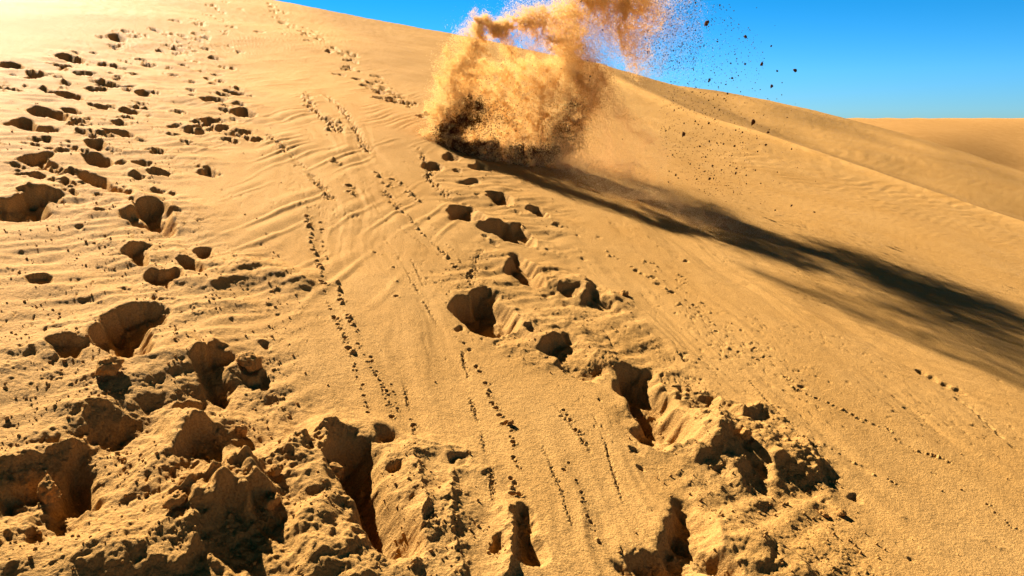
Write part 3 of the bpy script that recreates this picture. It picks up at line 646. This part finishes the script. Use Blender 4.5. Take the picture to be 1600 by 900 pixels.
def grains(name, p, r, mat):
    n = len(p)
    q = rng.normal(0, 1, (n, 4)); q /= np.linalg.norm(q, axis=1)[:, None]
    w, x, y, z = q.T
    R = np.stack([1 - 2 * (y * y + z * z), 2 * (x * y - z * w), 2 * (x * z + y * w), 2 * (x * y + z * w), 1 - 2 * (x * x + z * z), 2 * (y * z - x * w), 2 * (x * z - y * w), 2 * (y * z + x * w), 1 - 2 * (x * x + y * y)], -1).reshape(n, 3, 3)
    t = TET[None] * rng.uniform(.65, 1.3, (n, 4, 1)) * np.asarray(r)[:, None, None]
    vts = p[:, None, :] + np.einsum('nij,nkj->nki', R, t)
    f = (np.arange(n)[:, None, None] * 4 + TF[None]).reshape(-1, 3)
    return link(name, mesh_from_arrays(name, vts.reshape(-1, 3), f, False), mat)
def rad(n, a, b):
    return a * (b / a) ** (rng.uniform(0, 1, n) ** 2.2)

jet = []
jet.append(clump(billow(tube([(712,232,-.1,16),(696,205,-.15,20),(702,165,-.1,26),(718,120,0,30),(738,78,.05,26),(758,36,.05,12)], 185000, .95), .06, 6, 1), 9, -.5, 2, .45))
jet.append(billow(tube([(757,26,.05,5),(772,42,.05,10),(790,68,.1,12),(800,95,.15,12)], 16000), .04, 6, 4))
jet.append(clump(billow(tube([(690,222,-.2,11),(725,234,-.38,15),(770,241,-.42,16),(820,246,-.35,16),(860,244,-.2,14)], 70000), .06, 6, 7), 13, -.65, 8))
jet.append(clump(billow(tube([(700,215,-.2,15),(720,190,-.25,18),(738,160,-.2,14)], 30000), .06, 6, 27), 14, -.6, 28))
jet.append(clump(billow(tube([(770,52,.1,8),(800,34,.1,16),(830,24,.1,20),(868,45,.1,28),(900,80,.1,32),(917,125,.08,30),(910,165,.05,28),(892,200,0,26),(876,228,-.1,22),(858,246,-.15,14)], 240000, 1.05), .06, 5.5, 11), 9, -.5, 12, .45))
jet.append(billow(tube([(893,110,.55,22),(888,70,.6,24),(884,35,.6,24),(888,14,.6,14)], 80000, 1.05), .07, 5.5, 13))  # extra grains hidden behind the arch, added to fill out its shadow
for q_ in [[(697,150,-.05,7),(680,118,-.05,3)],[(692,192,-.1,8),(668,164,-.1,3)],[(708,108,0,7),(693,76,0,3)],[(905,200,0,8),(934,168,0,3)],[(918,150,.05,8),(944,120,.05,4)],[(882,236,-.15,8),(916,220,-.15,3)],[(745,62,.05,6),(741,22,.05,3)],[(850,30,.1,8),(862,4,.1,4)],[(690,225,-.2,8),(664,205,-.2,3)]]:
    jet.append(billow(tube(q_, 2200, 1.7), .05, 7, int(q_[0][0])))
curt = lambda x, y: .42 - .00005 * (x - 800) ** 2 + .0006 * (235 - y)
jet.append(clump(billow(sheet([(705,215),(712,150),(740,100),(790,92),(830,88),(870,94),(900,110),(905,160),(880,215),(850,240),(760,240)], 300000, curt, .07), .07, 7, 15), 15, -.5, 16, .4))
jet = keep_above(np.concatenate(jet), -.02)
burst = grains('sand_burst', jet, rad(len(jet), .0022, .0058), GRAIN)
tag(burst, 'tall arching burst of golden sand kicked up from the slope at the end of the right footprint trail', 'sand burst', kind='stuff')
print('burst grains', len(jet))

cl = []
cl.append(clump(billow(tube([(905,-18,.3,34),(950,0,.3,48),(985,12,.3,50),(1015,-5,.3,38)], 165000, 1.05), .09, 4, 21), 9, -.95, 22, .6))
cl.append(billow(tube([(960,45,.3,30),(1000,70,.3,30),(1010,98,.35,20)], 14000), .12, 2.6, 24))
# unseen sand jets added above the frame to cast the long shadow band
for k_ in range(9):
    x0 = 742 + 16 * k_ + random.uniform(-5, 5); l_ = random.uniform(.7, 1.0); z0 = -.20 + .05 * k_
    cl.append(clump(billow(tube([(x0, -20 - random.uniform(0, 20), z0, 12), (x0 + 8, -120, z0, 20), (x0 + 16, -120 - 300 * l_, z0 - .12, 20)], 15000), .05, 3.0, 60 + k_), 5, -.8, 26, .5))
cl.append(billow(tube([(905, -15, .6, 26), (880, -60, .6, 34), (820, -120, .55, 36), (750, -200, .5, 40)], 48000), .10, 3.5, 75))
cl = np.concatenate(cl)
cloud = grains('sand_cloud', cl, rad(len(cl), .0026, .0062), GRAIN)
tag(cloud, 'ochre puff of airborne sand high in the sky above the dune crest, cut by the top edge', 'sand cloud', kind='stuff')

dd = []
dd.append(billow(sheet([(905,110),(945,120),(1000,170),(1050,225),(1020,300),(900,270),(870,240)], 130000, lambda x, y: .25 + 0 * x, .18), .14, 2.2, 31))
dd.append(billow(tube([(925,115,.2,14),(950,150,.2,12),(985,185,.2,14),(1015,225,.2,14)], 22000), .08, 3, 33))
dd.append(billow(tube([(690,228,-.1,10),(660,216,-.1,6)], 8000), .04, 4, 34))
dd.append(billow(tube([(758,40,.1,30),(705,110,0,28),(684,190,-.1,26),(680,225,-.1,20)], 16000), .10, 3, 35))
dd.append(billow(tube([(790,30,.1,24),(830,22,.1,28),(900,55,.15,40),(940,110,.2,36)], 18000), .14, 3, 36))
dd.append(billow(tube([(830,72,.2,26),(838,60,.2,26)], 14000), .1, 3, 37))
dd.append(billow(tube([(890,0,.35,40),(935,60,.35,50),(1010,85,.35,56),(1060,40,.35,50)], 70000), .16, 2.4, 38))
# low sand streaming off along the ground to the right
a, b = on_slope(840, 250); c, d = on_slope(1130, 350)
m = 90000; w_ = rng.uniform(0, 1, m) ** 1.15
gu = a + (c - a) * w_ + rng.normal(0, .14 + .12 * w_, m); gv = b + (d - b) * w_ + rng.normal(0, .30, m) - .28; gh = np.abs(rng.normal(0, .05 + .09 * (1 - w_), m)) + .01
dd.append(billow(world(gu, gv, gh), .08, 2, 39))
dd = keep_above(np.concatenate(dd))
dust = grains('sand_dust', dd, rad(len(dd), .0014, .0030), DUST)
tag(dust, 'thin veil of fine sand dust drifting round and to the right of the burst', 'dust', kind='stuff')

sp = []
def cone(poly, n, seed):
    return sheet(poly, n, lambda x, y: .2 + 0 * x, .35)
sp.append(cone([(1015,0),(1085,0),(1100,60),(1085,110),(1020,112),(1000,70)], 2200, 1)); sp.append(cone([(1040,0),(1120,0),(1190,60),(1200,130),(1060,130),(1000,110)], 1000, 2))
sp.append(cone([(1040,120),(1120,130),(1180,200),(1160,330),(1080,290),(1030,230)], 1600, 3)); sp.append(cone([(1020,110),(1240,150),(1260,250),(1150,420),(1040,300)], 700, 4))
sp.append(tube([(690,160,0,40),(740,120,.0,40),(800,150,-.1,60),(860,150,0,60)], 700)); sp.append(tube([(720,195,-.25,26),(760,190,-.1,34),(800,185,0,30)], 2600))
n_fine = sum(len(q) for q in sp)
# dark clotted grains paint in the shade at the burst's foot and right edge
sp.append(clump(billow(tube([(694,215,-.3,12),(712,200,-.34,17),(730,180,-.36,17),(742,160,-.36,12)], 24000), .07, 5, 41), 12, -.35, 43))
sp.append(clump(billow(tube([(690,226,-.3,8),(720,232,-.4,13),(770,238,-.44,14),(820,243,-.40,13),(862,240,-.3,12)], 32000), .06, 5, 42), 12, -.4, 44))
sp.append(clump(billow(tube([(860,238,-.3,13),(878,212,-.2,13),(900,165,-.1,14)], 9000, 1.5), .08, 7, 45), 12, -.3, 46))
sp = np.concatenate(sp); rs = np.concatenate([rad(n_fine, .003, .010), rad(len(sp) - n_fine, .0025, .008)])
ka = (sp - O).dot(N) > 0
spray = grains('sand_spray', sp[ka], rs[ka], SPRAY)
tag(spray, 'spray of countless dark shade-toned sand grains at the foot of the burst and flying off to its right', 'sand spray', kind='stuff')

# ------------------------------------------------------------------ clods: in the air, and lying about
def clod_mesh(name, seed, sub=3, rough=.35, flat=.75):
    bm = bmesh.new(); bmesh.ops.create_icosphere(bm, subdivisions=sub, radius=1)
    q = np.array([v.co[:] for v in bm.verts])
    k = 1 + rough * fbm3(q * 1.1 + seed * 3.7, seed, 4, .6) - .12 * np.abs(fbm3(q * 3.1, seed + 9, 2))
    q = q * k[:, None] * np.array([1.0, .8, flat])
    # a couple of broken flat faces
    r = np.random.default_rng(seed)
    for _ in range(4):
        nn = r.normal(0, 1, 3); nn /= np.linalg.norm(nn); lim = r.uniform(.45, .75)
        dd_ = q.dot(nn); q = q - np.outer(np.maximum(dd_ - lim, 0) * .85, nn)
    for v, c in zip(bm.verts, q):
        v.co = c
    for f in bm.faces:
        f.smooth = True
    me = bpy.data.meshes.new(name); bm.to_mesh(me); bm.free()
    return me
FLY = [clod_mesh('flying_clod', s, 2, .45, .8) for s in range(6)]
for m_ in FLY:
    m_.materials.append(SHADE_DARK)
REG['J'] = (880, 0, 4.0)
def rnd_rot():
    return (random.uniform(0, 6.3), random.uniform(0, 6.3), random.uniform(0, 6.3))
def fly(x, y, r, label, group, long=1.0, dv=None, rot=None):
    o = bpy.data.objects.new('flying_clod', random.choice(FLY)); COL.objects.link(o)
    o.location = P(x, y, random.uniform(-.4, .6) if dv is None else dv)
    k = r * PXM * 1.05
    o.scale = (k, k, k * long); o.rotation_euler = rnd_rot() if rot is None else rot
    tag(o, label, 'sand clod', group)
BIG = [(1449,438,14,1,'round dark clod farthest out to the right in the blue sky'), (1241,401,14,1,'dark clod with a short tail in the sky, second from the right'),
 (1138,228,12,1,'round dark clod highest of the large ones in the blue sky'), (895,146,15,1.9,'long dark sliver of sand flying in the sky near the top edge'),
 (1187,762,14,1.9,'upright elongated clod flying before the sunlit dune below the skyline'), (1281,826,10,1,'small round clod flying alone before the bright sand ridge'),
 (1303,538,10,1.6,'flat dark double clod in the sky just above the dune skyline'), (752,838,11,2.0,'thin leaning splinter of sand flying before the dune right of the burst')]
for x, y, r, lg, lab in BIG:
    (qx, qy), = px('J', [(x, y)])
    fly(qx, qy, r / 4, lab, 'sand clods flying right of the burst', lg, .2, (.35, .2, .3) if lg > 1 else None)
J_ = [(1300,288,8),(1337,444,8),(826,17,7),(836,38,5),(1135,400,8),(1047,397,6),(1055,488,7),(1094,472,5),(914,498,9),(910,508,7),(826,757,6),(910,770,8),(949,747,6),(1399,733,5),(1368,516,5),(1008,127,4),(1050,143,4),(1067,67,4),(979,32,7),(676,110,6),(776,177,5),(828,190,5),(765,212,5),(745,268,5),(690,266,5),(965,260,5),
 (965,246,4),(879,287,5),(895,272,4),(1071,341,4),(1166,329,4),(1247,327,4),(1017,527,5),(987,518,5),(970,543,5),(965,594,6),(1027,585,7),(1017,628,5),(1005,616,5),(909,627,6),(946,672,5),(975,687,6),(1136,643,4),(888,711,5),(674,510,4),(688,628,4),(1079,814,5),(1122,827,5),(1210,865,4),(1252,720,4),(1190,704,4),(1210,705,4),(1108,573,4),
 (1231,560,4),(1278,617,4),(1200,517,4),(1222,462,3),(1182,553,3),(689,316,5),(628,350,4),(697,432,4),(726,390,4),(767,368,5),(602,300,5),(165,140,5),(246,188,6),(128,303,4),(126,215,4),(112,8,6),(72,90,4),(153,378,4),(141,415,4),(167,477,7),(163,502,6),(170,525,5),(258,425,4),(298,492,3),(122,620,7),(145,700,4),(239,672,4),(98,745,4),
 (440,743,3),(352,350,3),(404,400,3),(527,330,5),(990,436,4),(945,455,4),(1040,490,4),(950,470,4),(935,300,4),(912,285,3),(1138,465,3),(980,348,3),(1085,374,3),(1015,205,3),(985,215,4),(755,770,5),(845,778,5),(875,832,4),(810,575,5),(760,580,5),(830,545,5),(858,578,4),(793,685,4),(820,690,4),(722,676,4),(870,690,4),(918,718,4),(643,815,5)]
for x, y, r in J_:
    (qx, qy), = px('J', [(x, y)])
    sky = qy < 50 + .205 * (qx - 700)
    fly(qx, qy, r / 4, 'tiny dark speck of sand flying against the blue sky right of the burst' if sky else 'tiny dark speck of sand flying before the sunlit dune right of the burst', 'specks of sand in the sky' if sky else 'specks of sand before the dune', random.choice([1, 1, 1, 1.5]))
K_ = [(845,196,7),(968,210,6),(830,264,7),(958,93,6),(1122,88,6),(1256,109,5),(1076,55,4),(1003,77,5),(902,84,5),(867,78,5),(828,70,6),(778,96,6),(965,12,5),(1001,22,5),(653,245,6),(763,266,6),(775,210,4),(680,300,4),(808,152,5),(727,356,7),(735,327,6),(944,340,5),(983,387,6),(1020,246,5),(1096,288,5),(1020,290,4),(986,346,4),(948,408,4),
 (1209,443,5),(1170,428,4),(855,370,4),(893,217,4),(935,195,4),(909,156,4),(945,143,4),(615,281,5),(618,225,4),(577,207,3),(465,238,3),(637,140,5),(375,58,4),(168,35,4),(1080,122,4),(1182,230,4),(1068,220,4),(790,350,4),(1381,278,3),(980,398,4),(805,225,5),(850,262,4),(855,246,4),(666,260,4),(728,188,5),(600,15,4)]
for x, y, r in K_:
    (qx, qy), = px('K', [(x, y)])
    fly(qx, qy, r / 3.33, 'tiny dark speck of sand flying before the sunlit dune right of the burst', 'specks of sand before the dune', random.choice([1, 1, 1, 1.5]))
for x, y, lg, lab in [(964,236,2.2,'short upright stick of sand falling before the bright slope'), (1255,404,1.6,'lone dark clod low before the bright slope above the shadow band'), (1376,438,1,'dark speck lowest and farthest right of the flying clods')]:
    (qx, qy), = px('K', [(x, y)]); fly(qx, qy, 1.7, lab, 'sand clods flying right of the burst', lg, .1, (.2, .1, 0))
for k in range(60):
    x = random.gauss(1110, 40); y = random.uniform(5, 115)
    if y < 40 + .205 * (x - 700):
        fly(x, y, random.uniform(.6, 1.0), 'tiny dark speck of sand flying against the blue sky right of the burst', 'specks of sand in the sky')

GC = [clod_mesh('sand_clod', 20 + s, 4, .4, .62) for s in range(5)]
for m_ in GC:
    m_.materials.append(CLODM)
def lie(reg, x, y, wpx, label, rz=None, hgt=1.0, sink=.25, tilt=0.0, which=None):
    (qx, qy), = px(reg, [(x, y)])
    p, _h = surf(qx, qy)
    d = float((p - CAM).dot(FWD)); r = wpx / REG[reg][2] * d / F / 2
    o = bpy.data.objects.new('sand_clod', GC[random.randrange(5) if which is None else which]); COL.objects.link(o)
    o.scale = (r, r, r * hgt)
    q = Vector(N).to_track_quat('Z', 'Y').to_euler()
    o.rotation_euler = q; o.rotation_euler.rotate_axis('Z', random.uniform(0, 6.28) if rz is None else rz); o.rotation_euler.rotate_axis('X', tilt)
    o.location = p + N * r * hgt * (.62 - sink)
    tag(o, label, 'sand clod', 'clods of sand lying on the slope')
lie('C', 425, 108, 105, 'flat slab-like clod tilted up with a sharp triangular shadow in the lower left', .2, 1.0, .1, .35, 0)
lie('C', 700, 655, 95, 'pointed clod lying on the lit crest of the crumbled edge at the lower left', .6, 1.0, .15, .2, 1)
lie('C', 1010, 55, 120, 'blocky clod half buried at the rim of the churned patch', 1.1, 1.0, .3, .1, 2)
lie('C', 1330, 462, 100, 'angular pale clod perched at the head of the sand scarp', 2.0, 1.0, .25, .3, 3)
lie('C', 970, 312, 60, 'small upright clod beside the large rounded lump in the lower left', .3, 1.4, .2, .2, 4)
lie('C', 1085, 640, 85, 'clod sitting on the dark edge of the crumbled bank at the bottom', .9, 1.2, .25, .1, 1)
lie('C', 1105, 525, 55, 'dark little clod on the lit shoulder left of the scarp', .4, 1.4, .15, .2, 2)
lie('C', 190, 545, 110, 'rounded lump of sand inside the shaded hollow at the left edge', 1.4, 1.4, .3, .1, 3)
lie('C', 740, 580, 70, 'thin flat crust of sand just under the large rounded lump', .1, .6, .15, .25, 0)
lie('F', 590, 365, 50, 'pointed clod on top of the large mound beside the deep footprint', .5, 1.5, .15, .2, 4)
lie('F', 885, 602, 36, 'small clod at the foot of the large mound on its right', 1.5, 1, .2, 0, 1)
lie('F', 945, 605, 40, 'clod farther right at the foot of the large mound', 2.2, 1, .2, 0, 2)
lie('D', 893, 296, 30, 'round pellet on the dotted track down the middle of the slope', 0, 1, .1, 0, 3)
lie('E', 1020, 628, 44, 'crumbly clod lying right of the double footprint mound', 0, 1, .2, 0, 0)
# crumbs nobody could count
cr = []; rr_ = []
tries = 0
wts = RZ * (GV < 9)
flat = np.flatnonzero(wts.ravel() > .12)
pick = rng.choice(flat, 27000)
keepm = rng.uniform(0, 1, len(pick)) < (wts.ravel()[pick] * np.clip(perlin2(GU.ravel()[pick] / .22, GV.ravel()[pick] / .22, 121) + .35, 0, 1) * np.minimum(1, (GV.ravel()[pick] / 4) ** 1))
pick = pick[keepm]
pu = GU.ravel()[pick]; pv = GV.ravel()[pick]; hh = H.ravel()[pick]
rc = rad(len(pick), .0022, .0085)
flat2 = rng.choice(np.flatnonzero((GV.ravel() < 9)), 600); pu = np.concatenate([pu, GU.ravel()[flat2]]); pv = np.concatenate([pv, GV.ravel()[flat2]]); hh = np.concatenate([hh, H.ravel()[flat2]]); rc = np.concatenate([rc, rad(len(flat2), .003, .008)])
ico = bmesh.new(); bmesh.ops.create_icosphere(ico, subdivisions=1, radius=1)
iv = np.array([v.co[:] for v in ico.verts]); if_ = np.array([[v.index for v in f.verts] for f in ico.faces]); ico.free()
base = world(pu, pv, hh + rc * .35)
vts = base[:, None, :] + iv[None] * rc[:, None, None] * rng.uniform(.65, 1.25, (len(rc), len(iv), 1)) * rng.uniform(.7, 1.2, (len(rc), 1, 3))
fcs = (np.arange(len(rc))[:, None, None] * len(iv) + if_[None]).reshape(-1, 3)
crumbs = link('sand_crumbs', mesh_from_arrays('sand_crumbs', vts.reshape(-1, 3), fcs), SAND)
tag(crumbs, 'loose crumbs of sand scattered round the footprints', 'sand crumbs', kind='stuff')

# ------------------------------------------------------------------ light, sky, camera
SUN_STRENGTH, SKY_STRENGTH, EXPO = 5.0, .05, 2.0
sl = bpy.data.lights.new('sun', 'SUN'); sl.energy = SUN_STRENGTH; sl.angle = math.radians(.5); sl.color = (1, .94, .83)
so = bpy.data.objects.new('sun', sl); COL.objects.link(so)
so.rotation_euler = Vector(SUNV).to_track_quat('Z', 'Y').to_euler(); so.location = (-20, 20, 20)
el = math.asin(SUNV[2]); az = math.atan2(SUNV[0], SUNV[1])
print('sun elevation', math.degrees(el), 'azimuth', math.degrees(az))
w = bpy.data.worlds.new('World'); scene.world = w; w.use_nodes = True
t = w.node_tree; bg = t.nodes['Background']
sk = t.nodes.new('ShaderNodeTexSky'); sk.sky_type = 'NISHITA'; sk.sun_disc = False; sk.sun_elevation = el; sk.sun_rotation = az
sk.air_density = 1.0; sk.dust_density = 0.0; sk.ozone_density = 3.0
# sky ramp: blue low down, upper dome darkened and reddened to cut shadow fill
hs = t.nodes.new('ShaderNodeHueSaturation'); hs.inputs['Saturation'].default_value = 1.55
t.links.new(sk.outputs[0], hs.inputs['Color'])
tc = t.nodes.new('ShaderNodeTexCoord'); sx = t.nodes.new('ShaderNodeSeparateXYZ'); t.links.new(tc.outputs['Generated'], sx.inputs[0])
cr_ = t.nodes.new('ShaderNodeValToRGB'); t.links.new(sx.outputs[2], cr_.inputs[0])
e = cr_.color_ramp.elements; e[0].position = 0; e[0].color = (.20, .42, .92, 1); e[1].position = .55; e[1].color = (.30, .06, .015, 1)
q = e.new(.22); q.color = (.028, .46, .48, 1)
q = e.new(.34); q.color = (.20, .15, .12, 1)
mm = t.nodes.new('ShaderNodeMix'); mm.data_type = 'RGBA'; mm.blend_type = 'MULTIPLY'; mm.inputs[0].default_value = 1
t.links.new(hs.outputs[0], mm.inputs[6]); t.links.new(cr_.outputs[0], mm.inputs[7]); t.links.new(mm.outputs[2], bg.inputs[0])
bg.inputs[1].default_value = SKY_STRENGTH
cd = bpy.data.cameras.new('camera'); cd.sensor_width = 36; cd.lens = 36 * F / 1600; cd.clip_start = .05; cd.clip_end = 9000
co = bpy.data.objects.new('camera', cd); COL.objects.link(co); scene.camera = co
co.location = CAM; co.rotation_euler = (math.pi / 2 - PITCH, 0, 0)
vs = scene.view_settings; vs.view_transform = 'Standard'; vs.look = 'None'; vs.gamma = 1; vs.use_curve_mapping = False; vs.exposure = EXPO
scene.cycles.max_bounces = 10; scene.cycles.diffuse_bounces = 6; scene.cycles.transmission_bounces = 6
scene.cycles.use_denoising = True
